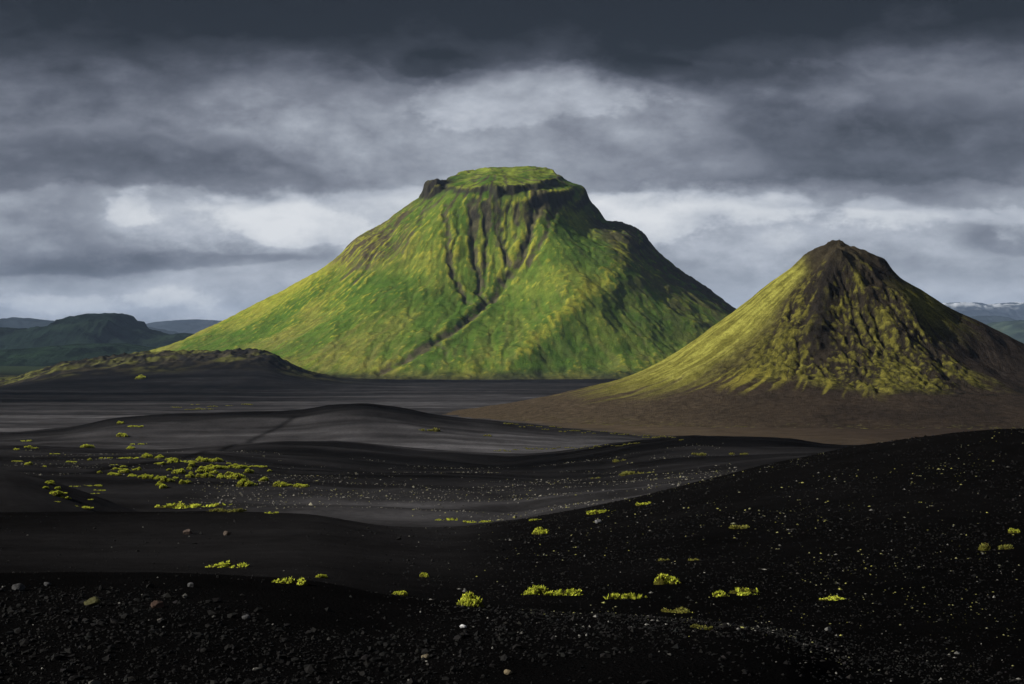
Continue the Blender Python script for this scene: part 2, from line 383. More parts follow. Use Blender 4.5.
def build_big_mountain():
    cx, cy, cell = -22.0, 2550.0, 2.4
    X, Y = np.meshgrid(np.arange(cx - 900, cx + 760, cell), np.arange(cy - 800, cy + 620, cell))
    DX, DY = X - cx, Y - cy
    # wander a little so that no contour is a clean arc
    wx = 26 * fbm(DX / 170, DY / 170, 4, 301); wy = 26 * fbm(DX / 170, DY / 170, 4, 331)
    far = sstep(120, 260, np.hypot(DX, DY))
    keys = {
      0: [(0,305),(104,305),(110,300),(129,288),(154,278),(163,256),(181,236),(195,217),(219,213),(246,204),(262,194),(271,179),(283,164),(312,138),(353,108),(417,57),(507,-5),(590,-54),(760,-90),(1200,-120)],
      -45: [(0,275),(108,275),(118,268),(138,262),(146,242),(165,216),(200,184),(260,150),(320,112),(380,70),(450,22),(520,-22),(600,-62),(760,-90),(1200,-120)],
      -90: [(0,262),(100,266),(116,258),(160,209),(200,166),(250,122),(300,84),(350,50),(400,22),(480,-20),(560,-56),(660,-74),(900,-100),(1200,-120)],
      -135: [(0,274),(108,270),(120,260),(170,216),(220,170),(300,105),(400,38),(500,-14),(600,-46),(700,-64),(900,-90),(1200,-120)],
      180: [(0,282),(104,278),(126,272),(150,258),(172,243),(208,217),(254,188),(290,152),(362,107),(453,58),(544,13),(634,-24),(740,-56),(860,-74),(1200,-120)],
      135: [(0,290),(110,280),(130,262),(200,205),(300,120),(420,40),(540,-25),(640,-60),(1200,-120)],
      90: [(0,315),(105,308),(125,285),(200,215),(300,120),(400,40),(500,-20),(580,-58),(1200,-120)],
      45: [(0,305),(105,298),(130,276),(200,215),(300,120),(420,35),(540,-40),(640,-70),(1200,-120)],
    }
    side = np.exp(-(DY / 60.0) ** 2)
    Z, r, ph = profile_field(DX + wx * far * (1 - .95 * side), DY + wy * far * (1 - .95 * side), keys, None)
    # flat cap, tilted towards the camera, with a broken rim
    pr = np.radians(ph)
    rim = 118 - 13 * np.cos(pr) ** 2 + 15 * fbm(np.cos(pr) * 3.2 + 9, np.sin(pr) * 3.2, 4, 351) + 11 * fbm(DX / 20, DY / 20, 4, 361)
    cap = 273 + .285 * (DY + 112) + 9 * fbm(DX / 70, DY / 70, 4, 371) - .20 * np.maximum(0, -DX - 20) - .04 * np.maximum(0, DX - 60)
    cap = np.minimum(cap, 329 + 4 * fbm(DX / 50, DY / 40, 3, 377) - 3 * sstep(40, -20, DX))
    inside = 1 - sstep(-3.5, 3.5, r - rim)
    Z = Z * (1 - inside) + cap * inside
    # dark rock tower on the left shoulder of the cap
    kd = np.hypot((DX + 112) / 26, (DY + 8) / 40)
    Z = np.maximum(Z, 289 + 6 * fbm(DX / 9, DY / 14, 4, 379) - 75 * np.maximum(0, kd - .85 + .25 * fbm(DX / 12, DY / 12, 3, 383)) - 60 * np.maximum(0, kd - 1.1) ** 2)
    # the hollow below the rim where the gullies gather, and the broad buttress to its right
    ax = DX + 26 + .16 * (DY + 120)
    Z = Z - 14 * np.exp(-(ax / 66) ** 2) * sstep(120, 190, r) * sstep(430, 290, r) * sstep(40, -60, DY)
    Z = Z + 9 * np.exp(-((ax - 105) / 48) ** 2) * sstep(130, 210, r) * sstep(470, 330, r) * sstep(40, -60, DY)
    # crags: stepped ledges high on both flanks
    front = sstep(70, -60, DY)
    crag = (sstep(-165, -240, DX) * sstep(-390, -300, DX) * sstep(330, 210, r) + sstep(170, 230, DX) * sstep(470, 380, DX) * sstep(-260, -90, DY))
    crag = np.clip(crag, 0, 1) * sstep(128, 150, r)
    cr = ridged(DX / 34, DY / 34, 5, 401) - .62
    Z = Z + crag * 7 * cr
    # gullies that fan out from the rim and meet in one ravine; drawn on the slope they cut
    Z0 = blur(Z, 3)
    def line(pts): return smooth_poly(plan_of(pts, X, Y, Z0, cy - 780, cy), 4)
    ravine = line([(484,305),(470,318),(450,332),(434,343)]); foot = line([(434,343),(418,353),(400,363),(380,373)])
    gul = [(line([(470,203),(473,230),(475,260),(480,288),(484,305)]), 9, 11), (line([(541,200),(533,215),(530,235),(521,255),(508,278),(498,292),(484,305)]), 11, 12),
           (line([(446,205),(447,235),(450,260),(458,285),(470,306)]), 6, 8), (line([(497,203),(499,235),(506,256),(509,272)]), 6, 8),
           (line([(484,205),(486,240),(485,275)]), 5, 7), (line([(560,200),(553,215),(545,235),(530,262)]), 5, 9), (ravine, 14, 13), (foot, 7, 11),
           (line([(404,214),(385,240),(366,268),(352,284)]), 6, 8), (line([(425,210),(412,235),(398,258)]), 4, 6), (line([(384,232),(362,262),(340,280)]), 5, 7),
           (line([(520,205),(515,235),(505,260)]), 3, 6), (line([(620,300),(640,330),(650,360)]), 3, 12), (line([(440,345),(450,362),(470,375)]), 3, 9), (line([(520,350),(560,366),(590,374)]), 2, 10)]
    gm = np.zeros_like(Z); cut = np.zeros_like(Z); lev = np.zeros_like(Z)
    wob = 5 * fbm(DX / 24, DY / 24, 3, 431)
    for P, dep, wid in gul:
        d = np.abs(poly_dist(X + 2.2 * wob, Y, P))
        wid *= .62; dep *= .34
        cut = np.maximum(cut, dep * np.exp(-(d / wid) ** 2)); lev = np.maximum(lev, .35 * dep * np.exp(-((d - 1.9 * wid) / wid) ** 2))
        gm = np.maximum(gm, np.exp(-(d / (wid * 1.35)) ** 2) * min(1, dep / 2.2))
    Z = Z - cut + lev * front * (1 - np.clip(cut / 5, 0, 1))
    # the lit spur running down to the right and its lee side
    sp = line([(612,238),(622,262),(606,284),(588,296),(572,310),(555,326),(540,342),(525,356)])
    ds = poly_dist(X, Y, sp)
    Z = Z + 9 * np.exp(-((ds + 14 * fbm(DX / 45, DY / 45, 4, 441)) / 36) ** 2)
    # fluting all around the upper slopes
    flu = ridged(ph / 5.0 + 1.4 * fbm(DX / 90, DY / 90, 3, 451), r / 420, 3, 461) - .62
    Z = Z + 2.2 * flu * sstep(128, 165, r) * sstep(330, 190, r)
    fl2 = ridged(ph / 1.9 + 1.2 * fbm(DX / 60, DY / 60, 3, 455), r / 300, 3, 465) - .62
    Z = Z + 1.4 * fl2 * sstep(128, 190, r) * sstep(560, 420, r)
    Z = Z + 5 * fbm(DX / 60, DY / 60, 5, 471) * sstep(120, 160, r) + 1.2 * fbm(DX / 12, DY / 12, 3, 481)
    Zc = Z.copy()
    Z, acc = erode(Z, cell, passes=9, K=.055, m=.42, seed=5, hold=16)
    up = sstep(350, 190, r + 40 * fbm(DX / 80, DY / 80, 3, 491))
    Z = Zc + np.clip(Z - Zc, -9, 7) * sstep(-62, -30, Z) * (.17 + .13 * up)
    keep = np.clip(inside + np.exp(-(kd / 1.3) ** 4), 0, 1)
    Z = Z * (1 - keep) + Zc * keep
    st_g = fbm(ph / 1.1, r / 110, 3, 495) * sstep(130, 170, r) * .4
    Z = Z + (1.1 * fbm(DX / 9, DY / 9, 3, 483) + 1.0 * st_g + .8 * (ridged(DX / 26, DY / 26, 5, 487, .6) - .62)) * sstep(0, 90, r) + crag * 3 * (ridged(DX / 15, DY / 15, 4, 489) - .6)
    gy, gx = np.gradient(Z, cell); slope = np.hypot(gx, gy)
    cur = blur(Z, 6) - Z                       # + in hollows, - on ribs
    ch = sstep(2.6, 5.2, blur(acc, 1)); fl = ch
    n1 = fbm(DX / 130, DY / 130, 5, 501); n2 = fbm(DX / 34, DY / 34, 4, 521); n3 = fbm(DX / 11, DY / 11, 3, 541)
    st = fbm(ph / 1.3 + .6 * n1, r / 150, 4, 551); st2 = fbm(ph / .55, r / 70, 3, 561)
    nr = sstep(112, 135, r); st = st * nr + n2 * (1 - nr); st2 = st2 * nr + n3 * (1 - nr)
    green = lerp3([.064, .120, .018], [.142, .182, .030], sstep(-.3, .4, .75 * n1 + .2 * n2 + .3 * st + .2 * st2))
    green = lerp3(green, [.085, .080, .035], sstep(.15, .5, st + .6 * st2 - .5 * n2) * .3)
    # yellow moss, the foot too; sunlight painted in on ribs, high left flank, spur crest
    yel = sstep(.2, 1.0, .8 * sstep(.0, -1.2, cur) + .6 * np.exp(-((ds + 12 * n2) / 17) ** 2) + .2 * st2 + .3 * sstep(-100, -420, DX) * sstep(-160, 120, DY + 130) + .55 * sstep(-60, -330, DX) * sstep(-80, 140, Z)
                + .4 * sstep(0, -45, Z) + .15 * n2 + .6 * n1 + .18 * st)
    C = lerp3(green, [.33, .315, .040], yel * .75)
    C = lerp3(C, [.19, .235, .035], inside * sstep(-.4, .3, n2 + .6 * n1) * .9)
    C = lerp3(C, [.135, .125, .045], sstep(-.1, .45, n1 + .35 * st + .3 * n2) * sstep(-60, -260, DX) * .4)
    C = lerp3(C, [.10, .095, .04], sstep(60, -40, Z) * sstep(-.2, .3, n2 + .5 * st) * .35)
    # bare brown scree and dark rock
    brown = np.array([.075, .060, .042]); rock = np.array([.030, .027, .024])
    scree = np.clip(gm * (.8 + 1.2 * n3 + .8 * n2) + (.25 + .6 * up) * ch * sstep(-.3, .3, n2 + .8 * n3 + .003 * (Z - 60)) + .8 * sstep(.02, .3, fbm(ph / 6 + n2, r / 90, 4, 571)) * sstep(215, 130, r + 40 * n2), 0, 1)
    C = lerp3(C, brown * (.95 + .5 * n3)[..., None], sstep(.25, .8, scree) * .85)
    C = lerp3(C, brown, crag * sstep(-.12, .16, .9 * st + .6 * n2 + .5 * n3 - 1.0 * cr + .08) * .92)
    ribs = sstep(-135, -175, DX) * sstep(-325, -270, DX) * sstep(105, 150, Z) * sstep(-230, -130, DY) * (1 - inside)
    C = lerp3(C, [.068, .054, .036], ribs * sstep(-.16, .08, .9 * st + .7 * st2 + .5 * n3 + .3 * n2) * .9)
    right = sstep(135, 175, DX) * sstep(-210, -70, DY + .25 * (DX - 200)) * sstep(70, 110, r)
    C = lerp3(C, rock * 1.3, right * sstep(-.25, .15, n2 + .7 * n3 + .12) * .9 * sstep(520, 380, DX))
    rough = sstep(120, 240, DX) * sstep(-420, -250, DY) * sstep(-.12, .16, n2 + .9 * n3)
    C = lerp3(C, [.070, .062, .030], rough * .7)
    under = np.exp(-((r - rim - 2) / 5.5) ** 2) * sstep(-.35, .2, n2 + .5 * n3 + .3)
    C = lerp3(C, rock, np.clip(under * sstep(-.5, .1, n2 + .4) + sstep(1.25, 1.8, slope), 0, 1) * .92)
    C = lerp3(C, rock * .9, np.exp(-(kd / 1.35) ** 4))
    C = lerp3(C, [.030, .027, .022], sstep(-36, -54, Z + 9 * n1 + 10 * n2 + 5 * st) * .85)
    C = C * (1 + .28 * n3)[..., None]
    o = grid_obj('mountain', X, Y, Z, M_mtn, C)
    tag(o, 'big green mountain with a flat grassy cap ringed by dark cliffs', 'mountain', kind='structure')
    return o

def build_cone():
    cx, cy, cell = 191.0, 820.0, .85
    X, Y = np.meshgrid(np.arange(cx - 290, cx + 300, cell), np.arange(cy - 265, cy + 230, cell))
    DX, DY = X - cx, Y - cy
    keys = {
      0: [(0,57.5),(9,55),(26,46.6),(31,41),(35,37),(47,30),(64,20),(84.5,10),(107,-2),(150,-18),(200,-32),(260,-43),(420,-60)],
      -45: [(0,57),(12,51),(25,41),(60,10),(100,-19),(122,-27),(170,-33),(230,-40),(280,-46),(420,-60)],
      -90: [(0,57),(10,52),(25,39),(60,6),(90,-14),(110,-24),(150,-30.5),(200,-36),(235,-40),(270,-46),(420,-60)],
      -135: [(0,57),(12,50),(30,36),(60,13),(100,-12),(140,-26),(200,-36.5),(240,-42),(420,-60)],
      180: [(0,58),(17,53),(29,42.5),(41,34),(58,20),(82,2.3),(105,-11.7),(128,-22),(163,-31),(204,-38.3),(235,-43),(420,-60)],
      90: [(0,58),(20,48),(60,18),(110,-14),(160,-31),(230,-44),(420,-60)],
    }
    wob = sstep(20, 60, np.hypot(DX, DY)); side = np.exp(-(DY / 18.0) ** 2)
    wx = 7 * fbm(DX / 45, DY / 45, 4, 601) * wob * (1 - .8 * side); wy = 7 * fbm(DX / 45, DY / 45, 4, 611) * wob * (1 - .8 * side)
    Z, r, ph = profile_field(DX + wx, DY + wy, keys, None)
    Z0 = Z.copy()
    def line(pts): return smooth_poly(plan_of(pts, X, Y, Z0, cy - 250, cy + 30), 4)
    rib = line([(836,262),(830,276),(824,296),(820,318),(816,340)])
    edge = line([(838,262),(856,283),(868,300),(885,320),(908,345),(928,368),(940,388)])
    dr = poly_dist(X, Y, rib); de = poly_dist(X, Y, edge)
    # which part is the craggy face: left of that edge, in front, above the skirt
    a = np.abs(((ph - 272 + 180) % 360) - 180)            # angle away from the front
    rag = fbm(np.cos(np.radians(ph)) * 5, np.sin(np.radians(ph)) * 5, 3, 621)
    sg = ((ph - 270 + 180) % 360) - 180; sgn = sg + 9 * fbm(DX / 16, DY / 16, 4, 631)
    face = sstep(36, 28, sgn) * sstep(-60, -36, sgn) * sstep(8, 20, r) * sstep(122, 108, r + 14 * rag)
    crag = ridged(DX / 10 + 1.5 * fbm(DX / 20, DY / 20, 2, 641), DY / 13, 6, 651, .62) - .6
    lump = fbm(DX / 5, DY / 5, 4, 661)
    Z = Z + face * (4.5 * crag + 1.0 * lump)
    Z = Z + (4.0 + 2.5 * fbm(DX / 6, DY / 6, 3, 671)) * np.exp(-(dr / 6.5) ** 2) + 2.0 * np.exp(-(de / 5) ** 2) * face
    Z = Z + .5 * fbm(DX / 9, DY / 9, 4, 681) * sstep(5, 20, r) + 2.2 * fbm(DX / 4, DY / 4, 3, 688) * np.exp(-(r / 13) ** 2)
    # fine straight rills on the smooth flanks
    Z = Z + .55 * (ridged(ph / 2.6 + .8 * fbm(DX / 30, DY / 30, 3, 691), r / 160, 3, 695) - .6) * sstep(20, 45, r) * sstep(190, 120, r)
    Zc = Z.copy()
    Z, acc = erode(Z, cell, passes=7, K=.03, m=.42, seed=9, hold=10)
    ch = sstep(2.6, 5.0, blur(acc, 1))
    Z = Zc + np.clip(Z - Zc, -3, 2) * (.35 + .65 * face) * sstep(215, 190, r) + face * (2.8 * (ridged(ph / 5.5 + .7 * fbm(DX / 12, DY / 12, 3, 755), r / 24, 5, 757, .62) - .6) + .7 * fbm(DX / 2.6, DY / 2.6, 3, 761))
    Z = Z + 2.2 * np.exp(-((DX + 3) ** 2 + DY ** 2) / 30) + 1.6 * np.exp(-((DX - 26) ** 2 + DY ** 2) / 12) + 1.4 * (ridged(DX / 7, DY / 7, 4, 765) - .6) * sstep(40, 20, r)
    gy, gx = np.gradient(Z, cell); slope = np.hypot(gx, gy)
    cur = blur(Z, 6) - Z
    n1 = fbm(DX / 40, DY / 40, 4, 701); n2 = fbm(DX / 11, DY / 11, 4, 711); n3 = fbm(DX / 2.6, DY / 2.6, 3, 721); n4 = .5 * fbm(DX / 5.5, DY / 5.5, 4, 725) + .7 * fbm(ph / 4.5, r / 15, 4, 727)
    streak = fbm(ph / 3.2, r / 60, 4, 731); fine = fbm(ph / 1.3, r / 45, 3, 741)
    brown = lerp3([.080, .060, .044], [.058, .045, .035], sstep(-.3, .3, n1 + .4 * n2)); brown = brown * .70; brown = lerp3(brown, [.100, .077, .051], sstep(-30, -160, DX) * .8)  # skirt's sunlit left side painted in as lighter tan
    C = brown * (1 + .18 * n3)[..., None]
    C = lerp3(C, np.array([.040, .032, .027]) * (1 + .2 * n3)[..., None], sstep(20, 50, sg) * sstep(150, 110, sg) * .8)  # shade on the right flank painted into the brown
    # moss on the left ridge and flank, thinning out in fingers below
    left = np.abs(((ph - 184 + 180) % 360) - 180)
    ml = sstep(44, 24, left + 14 * n1 + 12 * streak) * sstep(172, 105, r + 45 * streak + 15 * n2) * sstep(14, 30, r + 6 * n2)
    C = lerp3(C, lerp3([.20, .19, .040], [.42, .41, .085], sstep(-.35, .35, streak + .5 * n2 + .5 * fine)), ml * .93)
    # craggy face: moss pads between dark brown rock
    mf = face * sstep(-.22, .24, n2 * .35 + .7 * n3 + .65 * n4 + .95 * n1 - .12 - .3 * sstep(0, 25, sg) * sstep(.15, -.15, n1 + .3 * n2) - .5 * sstep(0, .7, cur) - .35 * ch - .5 * np.exp(-((dr + 7 * n4) / 9) ** 2) + .25 * sstep(0, -.8, cur) + .25 * sstep(30, 80, r))
    dark = np.array([.040, .033, .024])
    C = lerp3(C, dark, face * .85)
    C = lerp3(C, lerp3([.085, .082, .022], [.25, .23, .045], sstep(-.3, .4, n3 + .6 * n4)), mf * .9)
    C = lerp3(C, [.024, .021, .019], np.exp(-((dr + 7 * n4) / 7) ** 2) * sstep(-.3, .2, n3 + .2) * .9)
    # trailing fingers of moss running out over the brown skirt
    fing = sstep(.12, .26, fbm(ph / 2.0, r / 90, 3, 751)) * sstep(100, 112, r) * sstep(142, 118, r + 30 * rag) * sstep(70, 50, a)
    C = lerp3(C, [.30, .27, .05], fing * .85 * sstep(-54, -40, sg) * sstep(0, -18, sg))
    # olive smooth flank to the right, brown-topped summit
    rt = np.abs(((ph - 335 + 180) % 360) - 180)
    mr = sstep(55, 20, rt + 10 * n1) * sstep(80, 50, r + 22 * streak) * sstep(26, 45, r + 6 * n2) * (1 - face)
    C = lerp3(C, lerp3([.13, .135, .03], [.24, .23, .04], sstep(-.3, .3, fine + .4 * n2)), mr * .7)
    C = lerp3(C, [.070, .058, .036], sstep(30, 16, r + 5 * n2) * .8)
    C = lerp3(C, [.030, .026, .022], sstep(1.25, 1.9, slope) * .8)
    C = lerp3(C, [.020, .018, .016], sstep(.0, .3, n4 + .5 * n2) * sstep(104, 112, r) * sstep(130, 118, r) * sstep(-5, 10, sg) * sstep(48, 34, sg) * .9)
    # skirt turns to scattered tufts at its front edge
    tuft = sstep(.22, .4, n3 + .5 * n2) * sstep(196, 214, r) * sstep(80, 40, a)
    C = lerp3(C, [.16, .15, .045], tuft * .6)
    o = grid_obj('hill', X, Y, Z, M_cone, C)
    tag(o, 'smaller pointed brown volcanic cone with yellow moss on its left ridge', 'hill', kind='structure')
    return o

def far_ridge(name, pts, Y0, depth, colr, label, seed, snow=None, zmin=-140, rough=1.0, light=None):
    px = np.arange(pts[0][0], pts[-1][0] + .1, .8)
    v = np.linspace(-1, 1, 90)
    PX, V = np.meshgrid(px, v)
    Y = Y0 + V * depth; X = (PX - CX) / F * Y0
    crest = (CY - curve(pts, PX)) / F * Y0
    w = (1 - V * V) ** 1.3
    ends = sstep(pts[0][0], pts[0][0] + 18, PX) * sstep(pts[-1][0], pts[-1][0] - 18, PX)
    H = (crest - zmin) * ends
    s = Y0 / F
    n = ridged(X / (55 * s), Y / (42 * s), 5, seed) - .62
    wv = np.clip(1 - np.abs(V) * 1.0, 0, 1)
    Z = zmin + H * w * (1 + .3 * rough * n * sstep(0, .35, np.abs(V))) + H * .035 * rough * fbm(X / (14 * s), Y / (14 * s), 4, seed + 5)
    C = lerp3(colr, np.array(colr) * .45, sstep(-.1, .25, fbm(X / (30 * s), Y / (20 * s), 4, seed + 9)))
    if light is not None:
        C = lerp3(C, light, sstep(.0, .3, fbm(X / (60 * s), Y / (30 * s), 4, seed + 13)) * .6)
    if snow:
        t = sstep(snow[0], snow[1], Z + 60 * fbm(X / (10 * s), Y / (10 * s), 4, seed + 21))
        C = lerp3(C, [.7, .74, .8], t * sstep(-.05, .12, fbm(X / (16 * s), Y / (9 * s), 4, seed + 31) + .02))
    o = grid_obj(name, X, Y, Z, M_far, C)
    tag(o, label, 'mountain' if name == 'mountain' else 'hill', kind='structure')
    return o

def build_far():
    g = [.010, .018, .013]
    far_ridge('hill', [(-260,338),(-120,331),(0,328),(30,329),(58,325),(80,317),(100,314),(118,313.5),(127,317),(134,324),(150,330),(172,335),(188,333.5),(205,336),(240,342),(300,352)], 5400, 700, g, 'dark flat-topped hill with a stepped right shoulder on the far left', 801, light=[.018, .03, .018])
    far_ridge('hill', [(-260,356),(-80,352),(0,350.5),(60,346),(110,343.5),(150,348),(190,350),(250,360),(330,372)], 3900, 600, [.015, .027, .017], 'low dark green rise in front of the far left flat-topped hill', 821, zmin=-110, light=[.022, .042, .022])
    far_ridge('mountain', [(-300,330),(-60,327),(0,323),(22,318),(40,320),(60,322),(82,321),(112,322),(150,328),(200,338)], 13000, 1500, [.02, .028, .03], 'small bluish peak at the far left edge of the horizon', 841)
    far_ridge('mountain', [(80,336),(120,330),(150,325),(172,321.5),(200,320),(225,321),(260,323),(340,330),(420,340)], 19000, 2500, [.025, .03, .035], 'hazy blue mountain behind the left foot of the big green mountain', 861)
    far_ridge('mountain', [(640,338),(760,325),(860,313),(920,306),(945,303.5),(962,303),(985,305.5),(1005,303),(1024,304),(1100,302),(1300,318)], 23000, 3500, [.025, .03, .04], 'distant blue mountain range streaked with snow on the right horizon', 881, snow=(480, 690))
    far_ridge('hill', [(820,345),(900,330),(945,320),(965,317),(985,316),(1005,321),(1040,324),(1150,320),(1300,330)], 16000, 2000, [.02, .028, .03], 'dark blue hill range below the distant snowy mountains', 901)
    far_ridge('hill', [(880,350),(950,337),(985,327),(1005,321.5),(1022,320.5),(1060,318),(1150,322),(1300,335)], 10500, 1400, [.03, .045, .03], 'grey-green slope at the right edge behind the brown cone', 921, light=[.06, .075, .04])

# ------------------------------------------------------------------ moss
def moss_mesh(name, seed, leaves=520, flat_=.32, lobes=5, spread=.5, patchy=0.0, rmin=.16, rmax=.34, ca=(.22, .28, .02), cb=(.88, .92, .11)):
    """one cushion about 1 m wide: a lumpy mound thick with small upright shoots"""
    g = np.random.default_rng(seed)
    cxs = g.uniform(-spread, spread, lobes) * .62; cys = g.uniform(-.5, .5, lobes) * .55
    rad = g.uniform(rmin, rmax, lobes); hh = rad * g.uniform(.55, 1.0, lobes)
    def height(x, y):
        z = np.zeros_like(x)
        for a, b, r_, h_ in zip(cxs, cys, rad, hh):
            d2 = ((x - a) ** 2 + (y - b) ** 2) / r_ ** 2
            z = np.maximum(z, h_ * np.sqrt(np.clip(1 - d2, 0, 1)))
        return z * flat_ / .3
    n = 34
    gx, gy = np.meshgrid(np.linspace(-.8, .8, n), np.linspace(-.7, .7, n))
    hz = height(gx, gy); hz = hz * (1 + .3 * noise(gx * 9, gy * 9, seed)) - .03
    V = np.stack([gx, gy, hz], -1).reshape(-1, 3)
    f = grid_faces(n, n)
    keepf = (V[f][:, :, 2].max(1) > -.02)
    f = f[keepf]
    C = np.tile(np.array([[.07, .065, .012]]), (len(V), 1)) * (1 + .3 * g.standard_normal((len(V), 1)))
    used, inv = np.unique(f.ravel(), return_inverse=True)
    V, C, f = V[used], C[used], inv.reshape(-1, 4)
    # shoots
    k = g.integers(0, lobes, leaves * 3)
    an = g.uniform(0, 2 * np.pi, len(k)); rr = rad[k] * np.sqrt(g.uniform(0, 1.08, len(k)))
    x = cxs[k] + rr * np.cos(an); y = cys[k] + rr * np.sin(an)
    ok = np.nonzero((height(x, y) > .01) & (noise(x * 7 + 3, y * 7, seed + 2) > patchy - .6))[0][:leaves]
    x, y = x[ok], y[ok]; z = height(x, y) - .02
    m = len(x)
    tilt = np.stack([g.normal(0, .5, m), g.normal(0, .5, m), np.ones(m)], -1); tilt /= np.linalg.norm(tilt, axis=1, keepdims=True)
    w = g.normal(size=(m, 3)); w -= (w * tilt).sum(1, keepdims=True) * tilt; w /= np.linalg.norm(w, axis=1, keepdims=True)
    ln = g.uniform(.05, .13, m)[:, None]; wd = g.uniform(.014, .034, m)[:, None]
    P = np.stack([x, y, z], -1)
    quad = np.stack([P - w * wd * .5, P + w * wd * .5, P + tilt * ln * .6 + w * wd, P + tilt * ln], 1)
    quad[:, 3] += g.normal(0, .012, (m, 3)); 
    c = lerp3(ca, cb, g.uniform(0, 1, m) ** .8); c[g.uniform(size=m) < .12] = [.15, .10, .035]
    V2 = quad.reshape(-1, 3); C2 = np.repeat(c, 4, 0)
    f2 = np.arange(m * 4).reshape(m, 4) + len(V)
    me = mesh_obj(name, np.vstack([V, V2]), np.vstack([f, f2]), M_moss, np.vstack([C, C2]), smooth=False, link=False).data
    return me

